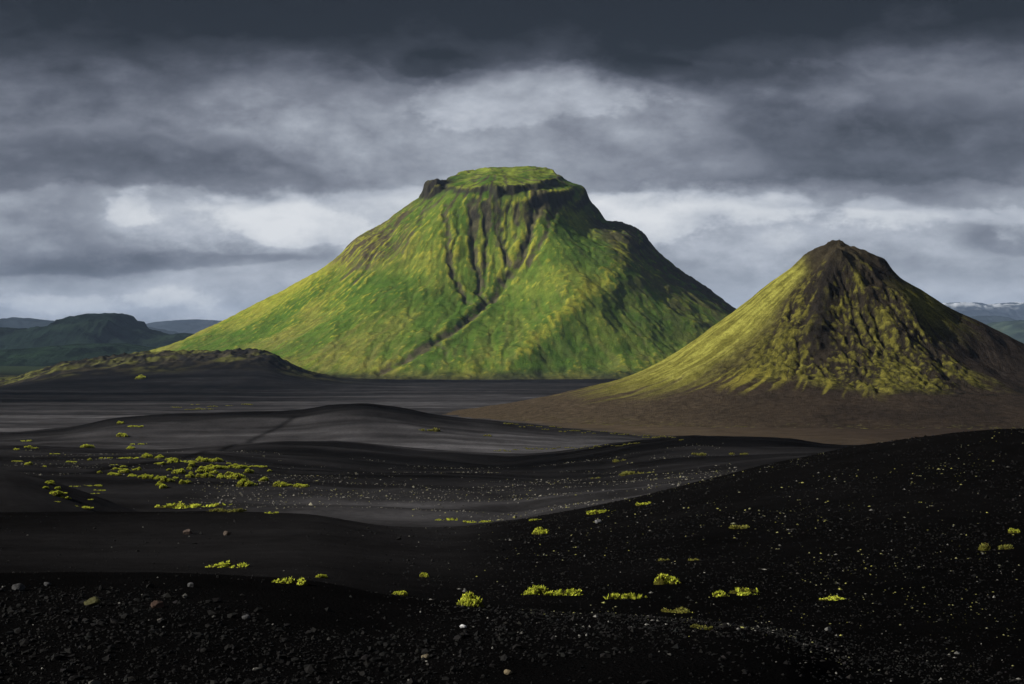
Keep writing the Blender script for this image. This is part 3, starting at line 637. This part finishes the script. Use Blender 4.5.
def build_moss():
    dome = [moss_mesh('moss_clump', 1000 + i, 460, .40, 8, .66, patchy=.45, rmin=.14, rmax=.3) for i in range(5)]
    low = [moss_mesh('moss_clump', 1100 + i, 380, .26, 16, 1.0, patchy=.7, rmin=.07, rmax=.2) for i in range(5)]
    dull = [moss_mesh('moss_clump', 1200 + i, 260, .3, 11, .9, patchy=.6, rmin=.08, rmax=.22, ca=(.12, .13, .03), cb=(.34, .33, .08)) for i in range(4)]
    count = [0]
    def clump(px, py, w, hpx, label, group=None, kind=None):
        """one clump at the place where the photo shows it; w and hpx are its width and height in photo pixels"""
        x, y, z = on_ground(px, py + hpx * .5)
        if kind == 'low' and w < 16: kind = None
        me = dull[count[0] % 4] if kind == 'dull' else (dome if (kind or ('dome' if hpx / w > .38 else 'low')) == 'dome' else low)[count[0] % 5]
        count[0] += 1
        o = bpy.data.objects.new('moss_clump', me); col.objects.link(o)
        W = w * y / F
        s = W / 1.05
        o.location = (x, y, z - .02 * s); o.rotation_euler = (0, 0, random.uniform(-.5, .5) + (math.pi if random.random() < .5 else 0))
        near = (y < 80) and (me not in dome)
        o.scale = (s, s * (random.uniform(1.7, 2.6) if near else random.uniform(.9, 1.3)), s * (max(.5, min(1.15, hpx / w / .5)) if me in dome else max(.5, min(1.1, 1.2 * hpx / w / .5))))
        tag(o, label, 'moss', group)
        return o
    # foreground clumps, each told apart
    fg = [
     (468,598,29,16,'round bushy yellow-green moss clump, the tallest on the near black slope', 'dome'),
     (555,588,44,13,'wide bright moss mat right of the round bushy clump', None),
     (627,592,28,13,'loose ragged moss clump trailing downhill between two denser ones', 'low'),
     (667,577,28,13,'compact domed moss clump with a reddish edge on the dark slope', 'dome'),
     (737,588,36,12,'long tilted moss clump, rightmost of the near row of four', 'low'),
     (232,563,31,9,'flat moss patch on smooth dark sand left of the near gravel', 'low'),
     (288,579,26,9,'flat moss patch at the far edge of the near gravel', 'low'),
     (322,575,13,6,'tiny moss tuft just right of the flat patch at the gravel edge', 'low'),
     (425,574,11,6,'single small bright moss tuft alone on bare dark sand', 'dome'),
     (399,592,15,6,'thin broken moss scrap left of the round bushy clump', 'low'),
     (540,530,19,8,'small bright moss clump below the crest of the dark slope, mid picture', 'dome'),
     (601,510,24,6,'bright moss strip lying right on the crest of the black dune', 'low'),
     (645,502,14,5,'short bright moss strip higher along the black dune crest', 'low'),
     (743,525,17,7,'dull olive moss tuft in the middle of the black slope', 'dull'),
     (694,558,8,5,'small olive moss tuft above the compact domed clump', 'dull'),
     (664,558,9,5,'faint olive tuft left of its twin above the compact domed clump', 'dull'),
     (680,609,22,6,'sparse dim moss scrap below the long tilted clump', 'dull'),
     (702,626,20,6,'sparse dim moss scrap lowest on the near black slope', 'dull'),
     (995,544,26,10,'ochre-yellow moss clump near the right edge of the black slope', 'dull'),
     (1015,529,11,8,'small ochre moss tuft above the ochre clump at right edge', 'dome'),
     (833,597,18,6,'short tilted yellow moss strip on the dark slope at lower right', 'low'),
     (634,470,34,8,'long pale moss strip on the dark mid-valley dune at right', 'dull'),
     (620,459,11,5,'small pale tuft just above the long pale moss strip', 'dull'),
     (596,477,8,3,'tiny pale tuft left of the long pale moss strip', 'dull'),
     (447,518,18,5,'flat bright moss patch on the pale sand below the valley', 'low'),
     (476,521,24,3,'thin moss line right of the flat patch on pale sand', 'low'),
     (535,519,10,3,'thin moss scrap touching the near dune foot, mid valley', 'low'),
     (190,505.5,52,4,'very long flat moss streak along the near valley floor', 'low'),
     (224,510.5,28,2,'hair-thin pale moss streak right below the very long one', 'dull'),
     (272,512,11,3,'small flat moss spot at the right end of the near valley floor', 'low'),
     (82,505,20,5,'flat moss streak at the foot of the left dark dune', 'low'),
     (430,428,17,6,'pale moss patch alone on the grey dune face, mid picture', 'dull'),
     (487,435,8,3,'small pale moss spot right of the lone patch on the dune face', 'dull'),
     (700,453,14,6,'dull moss patch at the foot of the black dune before the cone', 'dull'),
     (738,453,16,4,'dull flat moss patch right of its neighbour before the cone', 'dull'),
     (140,377,12,5,'yellow moss patch on the old lava rise left of the big mountain', 'low'),
    ]
    for px, py, w, h, lab, kd in fg: clump(px, py, w, h, lab, None, kd)
    # the dense cluster on the valley floor
    cl = [(248,482,14,8),(263,478,11,6),(281,483,13,5),(302,485,13,4),(238,475,20,7),(232,465,11,4),(219,466,18,6),(204,468,11,7),(213,471,8,5),(221,475,9,6),
          (209,475,10,5),(199,470,8,5),(191,464,8,5),(203,458,11,7),(218,459,12,4),(172,460,11,5),(184,460,12,3),(161,463,8,3),(178,470,11,6),(191,475,10,5),
          (168,478,11,7),(164,485,11,6),(183,481,8,5),(149,474,10,8),(157,477,8,4),(137,468,6,4),(124,466,8,3),(124,470,12,4),(115,473,11,4),(132,475,9,3),
          (250,470,10,6),(243,466,13,5),(258,465,13,3),(148,455,10,5),(159,456,9,4),(128,457,14,3),(270,470,6,3),(190,468,6,3)]
    cl += [(px + random.uniform(-9, 9), py + random.uniform(-2.5, 2.5), w * random.uniform(.4, .75), h * random.uniform(.45, .7)) for px, py, w, h in cl[:28]]
    for px, py, w, h in cl:
        w *= 1.15; h *= 1.15
        clump(px, py, w, h, 'bright moss cushion in the dense cluster on the valley floor', 'moss cushions clustered on the valley floor', 'dome' if h / w > .3 else 'low')
    # looser spots left of and above the cluster
    ls = [(88,445,15,6,'d'),(123,434,13,5,'l'),(139,443,12,3,'l'),(130,447,10,4,'l'),(135,426,14,3,'l'),(28,446,9,4,'l'),(33,447,8,3,'l'),(17,449,6,3,'l'),(25,440,9,3,'l'),(72,461,9,3,'l'),(18,460,8,3,'l'),
          (28,463,9,4,'l'),(106,457,9,3,'l'),(90,459,6,3,'l'),(55,453,8,2,'l'),(114,464,6,2,'l'),(45,466,5,2,'l'),(121,422,7,4,'l'),(100,472,6,3,'l')]
    for px, py, w, h, k in ls:
        clump(px, py, w, h, 'small yellow-green moss spot scattered on the slope above the valley cluster', 'scattered moss spots on the upper left slope', 'dome' if k == 'd' else 'low')
    lf = [(50,482,8,4),(46,487,7,4),(57,488,8,4),(55,492,14,6),(64,492,8,3),(62,497,10,3),(69,498,7,3),(52,481,6,3),(75,486,8,2),(92,485,14,2),(100,490,10,2),(88,499,8,2),(57,501,6,2),(95,493,7,2)]
    for px, py, w, h in lf:
        clump(px, py, w, h, 'ragged moss scrap in the group beside the left dark dune', 'ragged moss scraps beside the left dark dune', 'low')
    # row of clumps along the front edge of the brown skirt and the pale sand line before it
    rw = []
    for i in range(34):
        t = i / 33; px = 505 + t * 175 + random.uniform(-2, 2); py = 424 + 14 * t + random.uniform(-1, 1.2)
        rw.append((px, py + random.uniform(-1.2, 1.2), random.uniform(2.5, 7), random.uniform(1.6, 3)))
    for px, py, w, h in rw:
        clump(px, py, w, h, 'small moss clump in the row along the front edge of the brown cone skirt', 'moss clumps edging the brown cone skirt', 'dull')
    ln = [(498 + i * 5.2 + random.uniform(-2, 2), 449.5 - i * .12 - .0035 * i * i + random.uniform(-1.6, 1.6), random.uniform(2.5, 7), random.uniform(1.3, 2.6)) for i in range(28)]
    for px, py, w, h in ln:
        clump(px, py, w, h, 'small moss clump in the line across the pale sand before the cone', 'moss clumps in a line across the pale sand', 'dull')
    pl = [(176,407,12,2),(190,409,10,2),(203,408.5,16,2),(212,406,10,2),(247,403.5,12,2),(195,404,7,1.6),(229,405,6,1.6)]
    for px, py, w, h in pl:
        clump(px, py, w, h, 'thin pale moss streak on the far grey plain left of the middle', 'moss streaks on the far grey plain', 'dull')

# ------------------------------------------------------------------ stones
ICO_V = np.array([(0,0,1)] + [(.894*math.cos(i*1.2566),.894*math.sin(i*1.2566),.447) for i in range(5)] + [(.894*math.cos(i*1.2566+.6283),.894*math.sin(i*1.2566+.6283),-.447) for i in range(5)] + [(0,0,-1)])
ICO_F = np.array([(0,1+i,1+(i+1)%5) for i in range(5)] + [(1+i,6+i,1+(i+1)%5) for i in range(5)] + [(1+(i+1)%5,6+i,6+(i+1)%5) for i in range(5)] + [(11,6+(i+1)%5,6+i) for i in range(5)])
OCT_V = np.array([(1,0,0),(0,1,0),(-1,0,0),(0,-1,0),(0,0,1),(0,0,-.6)], float)
OCT_F = np.array([(0,1,4),(1,2,4),(2,3,4),(3,0,4),(1,0,5),(2,1,5),(3,2,5),(0,3,5)])

def stones(name, x, y, size, cols, BV, BF, label, cat, flatz=.65, sink=.25):
    n = len(x); g = np.random.default_rng(len(x))
    z = np.concatenate([ground_z(x[i:i + 60000], y[i:i + 60000]) for i in range(0, n, 60000)])
    V = BV[None] * (1 + .28 * g.standard_normal((n, len(BV), 1)))
    V = V * np.stack([g.uniform(.7, 1.35, n), g.uniform(.7, 1.35, n), g.uniform(.45, 1, n) * flatz / .65], -1)[:, None]
    a = g.uniform(0, 2 * np.pi, n); c, s = np.cos(a)[:, None], np.sin(a)[:, None]
    V = np.stack([V[..., 0] * c - V[..., 1] * s, V[..., 0] * s + V[..., 1] * c, V[..., 2] + .35 * V[..., 0] * g.normal(0, .5, (n, 1))], -1)
    V = V * (size * .5)[:, None, None] + np.stack([x, y, z + size * (.5 - sink) * .55], -1)[:, None]
    Fc = BF[None] + (np.arange(n) * len(BV))[:, None, None]
    o = mesh_obj(name, V.reshape(-1, 3), Fc.reshape(-1, 3), M_stone, np.repeat(cols, len(BV), 0))
    tag(o, label, cat, kind='stuff')
    return o

def stone_cols(n, g, pale=.05, lo=.004, hi=.03):
    v = np.exp(g.uniform(math.log(lo), math.log(hi), n))
    c = v[:, None] * np.array([1, .97, .96]) * (1 + .05 * g.standard_normal((n, 3)))
    k = g.uniform(size=n) < pale
    c[k] = np.array([.17, .165, .15]) * g.uniform(.15, 1.2, (k.sum(), 1))
    return np.clip(c, .003, .6)

def build_stones():
    g = np.random.default_rng(77)
    # near gravel knoll: thick cover of cinders and pebbles
    n = 42000
    Y = 5.5 + 12.5 * g.beta(1.1, 1.7, n); X = g.uniform(-.46, .46, n) * Y
    px = CX + F * X / Y
    lip = curve(KN[0]['Y'], np.clip(px, -100, 1124))
    ok = (Y < lip * (.86 + .4 * fbm(X / 2.2, Y / 2.2, 3, 933)) + .7 * g.standard_normal(n)) & (g.uniform(size=n) < .55 + .45 * sstep(800, 450, px)) ; X, Y = X[ok], Y[ok]; n = len(X)
    s = np.clip(g.lognormal(math.log(.0115), .68, n), .005, .06)
    stones('gravel', X, Y, s, stone_cols(n, g, .014, .0015, .0065), ICO_V, ICO_F, 'loose dark lava gravel strewn over the near foreground', 'gravel')
    # slope to the right: cinders with pale specks
    n = 60000
    u = g.uniform(-.42, .42, n); Y = np.exp(g.uniform(math.log(9), math.log(82), n)); X = u * Y; px = CX + F * u
    dens = sstep(330, 560, px + 120 * fbm(X / 6, Y / 6, 3, 903)) * (.25 + .75 * sstep(-.25, .25, fbm(X / 3.5, Y / 5, 4, 907)))
    dens = np.maximum(dens, .05)
    ok = g.uniform(size=n) < dens; X, Y = X[ok], Y[ok]; n = len(X)
    s = np.clip(g.lognormal(math.log(.03), .45, n), .012, .12) * np.clip(Y / 30, .6, 1.5)
    stones('cinders', X, Y, s, stone_cols(n, g, .04, .003, .012), OCT_V, OCT_F, 'dark cinders with a few pale stones scattered on the black slope', 'cinders')
    # pale dry tufts and lichened stones on the slope and in the valley
    n = 13000
    u = g.uniform(-.42, .42, n); Y = np.exp(g.uniform(math.log(9), math.log(80), n)); X = u * Y; px = CX + F * u
    dens = sstep(420, 640, px + 150 * fbm(X / 8, Y / 8, 3, 913)) * (sstep(-.15, .4, fbm(X / 5, Y / 9, 4, 917)) * .55 + .03) * sstep(9, 21, Y + 5 * fbm(X / 3, Y / 3, 3, 919))
    ok = g.uniform(size=n) < dens; X, Y = X[ok], Y[ok]; n = len(X)
    s = np.clip(g.lognormal(math.log(.029), .4, n), .014, .09) * np.clip(Y / 28, .5, 1.6)
    c = lerp3([.22, .22, .16], [.30, .29, .07], g.uniform(0, 1, n)) * g.uniform(.35, 1.25, (n, 1))
    stones('lichen_specks', X, Y, s, c, OCT_V, OCT_F, 'tiny pale lichen tufts speckled over the black slope', 'lichen', flatz=.5)
    n = 14000
    u = g.uniform(-.40, .16, n); Y = g.uniform(140, 300, n); X = u * Y; px = CX + F * u
    dens = sstep(.0, .35, fbm(X / 22, Y / 14, 4, 923) + .25 * np.exp(-((Y - 185) / 35) ** 2) * sstep(120, 300, px)) 
    ok = g.uniform(size=n) < dens; X, Y = X[ok], Y[ok]; n = len(X)
    s = np.clip(g.lognormal(math.log(.15), .45, n), .08, .5)
    c = lerp3([.20, .19, .17], [.26, .25, .06], g.uniform(0, 1, n) ** 5) * g.uniform(.15, 1.1, (n, 1))
    stones('valley_stones', X, Y, s, c, OCT_V, OCT_F, 'small pale stones sprinkled across the valley floor', 'stones')

def rock_mesh(seed, tint):
    g = np.random.default_rng(seed)
    import bmesh
    bm = bmesh.new(); bmesh.ops.create_icosphere(bm, subdivisions=3, radius=.5)
    V = np.array([v.co[:] for v in bm.verts]); Fc = np.array([[v.index for v in f.verts] for f in bm.faces]); bm.free()
    for _ in range(9):                     # knock flat facets off a ball
        d = g.normal(size=3); d /= np.linalg.norm(d); h = g.uniform(.28, .44)
        over = np.clip(V @ d - h, 0, None); V = V - over[:, None] * d
    V = V * np.array([1.1, .85, .7]) + .03 * np.stack([noise(V[:, 0] * 5 + i * 7, V[:, 1] * 5 + V[:, 2] * 4, seed + i) for i in range(3)], -1)
    me = mesh_obj('rock', V, Fc, M_stone, np.tile(tint, (len(V), 1)) * (1 + .15 * g.standard_normal((len(V), 1))), link=False).data
    return me

def build_rocks():
    L = [(158,604,15,(.045,.028,.021),'rust-brown angular rock on the near dark gravel'),
         (93,602,17,(.05,.048,.018),'mossy olive rock on the near gravel left of the rust-brown one'),
         (18,588,13,(.035,.035,.036),'grey rock at the far left edge of the near gravel'),
         (47,584,8,(.05,.05,.052),'small pale grey rock behind the gravel, second from the left edge'),
         (191,585,8,(.05,.05,.052),'small grey rock on the gravel edge right of the rust-brown one'),
         (188,532,10,(.075,.055,.045),'lone brownish rock on the smooth dark sand'),
         (227,533,9,(.06,.046,.036),'flat brownish stone right of the lone rock on dark sand'),
         (463,627,7,(.42,.42,.43),'white pebble shining below the round bushy moss clump'),
         (426,657,9,(.12,.10,.065),'tan pebble low in the middle of the near gravel'),
         (508,672,9,(.13,.105,.065),'tan pebble near the bottom edge right of the middle'),
         (598,521,8,(.13,.13,.135),'pale grey rock just below the bright moss strip on the crest'),
         (828,629,8,(.09,.09,.085),'light grey rock low on the dark slope at right'),
         (246,617,9,(.04,.04,.042),'dark grey slab on the gravel below the flat moss patch'),
         (160,620,7,(.06,.055,.05),'small grey stone just below the rust-brown rock')]
    for i, (px, py, w, tint, lab) in enumerate(L):
        x, y, z = on_ground(px, py + w * .25)
        o = bpy.data.objects.new('rock', rock_mesh(1300 + i, tint)); col.objects.link(o)
        s = w * y / F / 1.0
        o.location = (x, y, z + .2 * s); o.scale = (s, s, s); o.rotation_euler = (0, 0, random.uniform(0, 6.28))
        tag(o, lab, 'rock')

# ------------------------------------------------------------------ sky, sun, air, camera
SUN = Vector((-.87, -.17, .45)).normalized()

def build_world():
    w = bpy.data.worlds.new('World'); sc.world = w; w.use_nodes = True
    nt = w.node_tree; nt.nodes.clear(); L = nt.links.new
    def N(t, **kw):
        n = nt.nodes.new(t)
        for k, v in kw.items(): setattr(n, k, v)
        return n
    def val(sock, v):
        if hasattr(v, 'is_output') or isinstance(v, bpy.types.NodeSocket): L(v, sock)
        else: sock.default_value = v
    def M(op, a, b=0.0, c=0.0, clamp=False):
        n = N('ShaderNodeMath', operation=op, use_clamp=clamp); val(n.inputs[0], a); val(n.inputs[1], b)
        if len(n.inputs) > 2: val(n.inputs[2], c)
        return n.outputs[0]
    def noise3(vec, scale, detail=6, rough=.55):
        n = N('ShaderNodeTexNoise'); n.inputs['Scale'].default_value = scale; n.inputs['Detail'].default_value = detail; n.inputs['Roughness'].default_value = rough
        L(vec, n.inputs['Vector']); return M('SUBTRACT', n.outputs['Fac'], .5)
    def comb(x, y, z):
        n = N('ShaderNodeCombineXYZ'); val(n.inputs[0], x); val(n.inputs[1], y); val(n.inputs[2], z); return n.outputs[0]
    tc = N('ShaderNodeTexCoord'); sep = N('ShaderNodeSeparateXYZ'); L(tc.outputs['Generated'], sep.inputs[0])
    x, y, z = sep.outputs
    hyp = M('SQRT', M('ADD', M('MULTIPLY', x, x), M('MULTIPLY', y, y)))
    az = M('ARCTAN2', x, y)
    A = M('MULTIPLY', az, 1407 * 1.03)
    E = M('DIVIDE', M('MULTIPLY', z, 1407.0), M('MAXIMUM', y, M('MULTIPLY', hyp, .93)))
    E = M('MINIMUM', E, 3000.0)
    flatv = comb(M('MULTIPLY', A, .0042), M('MULTIPLY', E, .0088), 3.0)
    puff = comb(M('MULTIPLY', A, .0085), M('MULTIPLY', E, .0125), 11.0)
    w1 = noise3(flatv, 1.0, 7, .55)
    w2 = noise3(comb(M('MULTIPLY', A, .0042), M('MULTIPLY', E, .0088), 21.0), 1.0, 7, .55)
    pf = noise3(puff, 1.0, 11, .66)
    fine = noise3(comb(M('MULTIPLY', A, .014), M('MULTIPLY', E, .03), 31.0), 1.0, 8, .6)
    A2 = M('ADD', M('ADD', A, M('MULTIPLY', w1, 200.0)), M('MULTIPLY', pf, 110.0))
    E2 = M('ADD', M('ADD', E, M('MULTIPLY', w2, 85.0)), M('MULTIPLY', pf, 55.0))
    # how bright the cloud deck is at each height above the horizon
    ramp = N('ShaderNodeValToRGB'); L(M('DIVIDE', E2, 800.0, clamp=True), ramp.inputs[0]); el = ramp.color_ramp.elements
    st = [(0,.50),(16,.57),(26,.68),(52,.72),(66,.67),(76,.63),(90,.69),(108,.75),(140,.78),(150,.72),(156,.60),(175,.575),(205,.575),(235,.565),(255,.51),(272,.42),(288,.29),(310,.13),(345,.06),(420,.12),(600,.30),(800,.34)]
    el[0].position = 0; el[0].color = (st[0][1],) * 3 + (1,); el[1].position = 1; el[1].color = (st[-1][1],) * 3 + (1,)
    for e, v in st[1:-1]:
        k = el.new(e / 800); k.color = (v, v, v, 1)
    v = N('ShaderNodeRGBToBW'); L(ramp.outputs[0], v.inputs[0]); v = v.outputs[0]
    # individual cloud masses: (column, row in the photo; half width, half height; lighter or darker)
    G = [(60,105,170,55,-.15),(900,150,190,60,-.06),(800,70,120,22,-.05),(120,165,170,34,-.10),(20,235,120,38,-.13),(90,250,90,22,-.08),(262,215,75,24,.07),(132,215,16,16,.13),(190,262,150,9,-.10),(60,262,90,9,-.07),
         (540,105,120,34,.05),(330,120,150,30,.03),(430,70,38,14,-.17),(645,66,75,16,-.14),(960,135,170,52,-.14),(770,150,120,40,-.09),(880,195,150,16,-.13),
         (940,50,90,34,.15),(840,6,110,16,-.07),(850,95,40,8,.07),(780,92,10,8,.12),(560,90,60,14,.05),(40,100,120,30,-.06),(700,205,110,11,.07),(990,238,42,17,-.17),(860,222,60,12,.05),
         (640,250,130,24,-.06),(60,290,140,10,.03),(470,30,300,22,-.03),(90,20,60,14,.05),(300,175,60,10,-.05),(690,190,150,7,-.06),(1010,225,24,8,.10)]
    for gx, gy, sx, sy, amp in G:
        dx = M('DIVIDE', M('SUBTRACT', A2, gx - 512.0), float(sx)); dy = M('DIVIDE', M('SUBTRACT', E2, 342.0 - gy), float(sy))
        q = M('ADD', M('MULTIPLY', dx, dx), M('MULTIPLY', dy, dy))
        v = M('ADD', v, M('MULTIPLY', M('EXPONENT', M('MULTIPLY', q, -.75)), amp * .75))
    # torn, harder-edged scuds: dark ones first, then the bright breaks between them
    bn = noise3(comb(M('MULTIPLY', A, .0105), M('MULTIPLY', E, .017), 47.0), 1.0, 5, .5)
    bill = M('SUBTRACT', M('ABSOLUTE', bn), .09)
    edge = M('ADD', M('ADD', M('MULTIPLY', pf, 1.2), M('MULTIPLY', fine, .8)), M('MULTIPLY', bill, 1.7))
    A3 = M('ADD', A, M('MULTIPLY', w1, 90.0)); E3 = M('ADD', E, M('MULTIPLY', w2, 40.0))
    def patches(lst, t0, t1, amt):
        f = None
        for gx, gy, sx, sy in lst:
            dx = M('DIVIDE', M('SUBTRACT', A3, gx - 512.0), float(sx)); dy = M('DIVIDE', M('SUBTRACT', E3, 342.0 - gy), float(sy))
            q = M('EXPONENT', M('MULTIPLY', M('ADD', M('MULTIPLY', dx, dx), M('MULTIPLY', dy, dy)), -.6))
            f = q if f is None else M('ADD', f, q)
        mr = N('ShaderNodeMapRange', interpolation_type='SMOOTHSTEP')
        L(M('ADD', f, edge), mr.inputs['Value']); mr.inputs['From Min'].default_value = t0; mr.inputs['From Max'].default_value = t1
        mr.inputs['To Min'].default_value = 0; mr.inputs['To Max'].default_value = amt
        return mr.outputs[0]
    v = M('ADD', v, patches([(10,240,120,40),(90,165,150,34),(235,180,80,20),(430,62,46,18),(640,64,90,16),(960,140,170,60),(870,196,190,14),(1000,238,50,16),(800,110,60,40),(200,262,190,8)], .55, .85, -.10))
    v = M('ADD', v, patches([(262,212,80,26),(132,210,24,20),(690,210,110,22),(920,218,90,20),(640,230,50,20),(560,215,60,18),(60,300,160,14),(1015,226,18,12),(330,235,60,14)], .55, .85, .105))
    v = M('ADD', v, patches([(565,92,120,26),(480,104,70,20)], .55, .85, .085))
    v = M('ADD', v, patches([(520,15,420,26),(620,30,260,30),(420,66,44,16)], .45, .7, -.06))
    v = M('ADD', v, M('MULTIPLY', bill, .35)); v = M('ADD', v, M('MULTIPLY', pf, .34)); v = M('ADD', v, M('MULTIPLY', fine, .34)); v = M('ADD', v, M('MULTIPLY', w1, .14))
    tint = N('ShaderNodeValToRGB'); L(v, tint.inputs[0]); e2 = tint.color_ramp.elements
    def lin(c): return tuple(((u / 255 + .055) / 1.055) ** 2.4 for u in c) + (1,)
    cs = [(.06,(20,20,24)),(.22,(54,56,64)),(.36,(89,92,103)),(.50,(123,127,138)),(.60,(151,156,166)),(.70,(178,183,193)),(.80,(204,208,214)),(.92,(228,230,233))]
    e2[0].position = cs[0][0]; e2[0].color = lin(cs[0][1]); e2[1].position = cs[-1][0]; e2[1].color = lin(cs[-1][1])
    for p, c in cs[1:-1]:
        k = e2.new(p); k.color = lin(c)
    sky = N('ShaderNodeTexSky', sky_type='NISHITA'); sky.sun_disc = False
    sky.sun_elevation = math.asin(SUN.z); sky.sun_rotation = math.atan2(SUN.x, SUN.y) % (2 * math.pi)
    bg1 = N('ShaderNodeBackground'); L(sky.outputs[0], bg1.inputs[0]); bg1.inputs[1].default_value = .06
    bg2 = N('ShaderNodeBackground'); L(tint.outputs[0], bg2.inputs[0]); bg2.inputs[1].default_value = .8
    mix = N('ShaderNodeMixShader'); mix.inputs[0].default_value = .965   # the overcast hides nearly all of the blue
    L(bg1.outputs[0], mix.inputs[1]); L(bg2.outputs[0], mix.inputs[2])
    out = N('ShaderNodeOutputWorld'); L(mix.outputs[0], out.inputs[0])
    w.cycles.sampling_method = 'MANUAL'; w.cycles.sample_map_resolution = 512

def build_light():
    l = bpy.data.lights.new('sun', 'SUN'); l.energy = 5.0; l.angle = math.radians(.5); l.color = (1, .95, .86)
    o = bpy.data.objects.new('sun', l); col.objects.link(o)
    o.rotation_euler = SUN.to_track_quat('Z', 'Y').to_euler()
    o.location = SUN * 100

def build_haze():
    s = 36000.0; z0, z1 = -190.0, 900.0
    V = np.array([(a * s, b * s, c) for c in (z0, z1) for b in (-1, 1) for a in (-1, 1)], float)
    Fc = np.array([(0,2,3,1),(4,5,7,6),(0,1,5,4),(2,6,7,3),(0,4,6,2),(1,3,7,5)])
    m = bpy.data.materials.new('haze'); m.use_nodes = True; nt = m.node_tree; nt.nodes.clear()
    out = nt.nodes.new('ShaderNodeOutputMaterial'); pv = nt.nodes.new('ShaderNodeVolumePrincipled')
    pv.inputs['Color'].default_value = (.48, .67, 1.0, 1); pv.inputs['Density'].default_value = 1.8e-5; pv.inputs['Anisotropy'].default_value = 0.0
    nt.links.new(pv.outputs[0], out.inputs['Volume'])
    o = mesh_obj('haze', V, Fc, m)
    tag(o, 'thin blue haze hanging over the whole plain', 'haze', kind='stuff')

def build_camera():
    cam = bpy.data.cameras.new('camera'); o = bpy.data.objects.new('camera', cam); col.objects.link(o)
    cam.sensor_width = 36; cam.lens = F / 1024 * 36; cam.clip_start = .1; cam.clip_end = 100000
    o.location = (0, 0, 0); o.rotation_euler = (math.pi / 2, 0, 0)
    sc.camera = o

build_ground()
build_big_mountain()
build_cone()
build_far()
build_stones()
build_moss()
build_rocks()
build_world()
build_light()
build_haze()
build_camera()
vs = sc.view_settings
vs.view_transform = 'Standard'; vs.look = 'None'; vs.gamma = 1; vs.use_curve_mapping = False; vs.exposure = .35
c = sc.cycles
c.max_bounces = 4; c.diffuse_bounces = 2; c.glossy_bounces = 1; c.volume_bounces = 0; c.transmission_bounces = 0
c.use_denoising = True
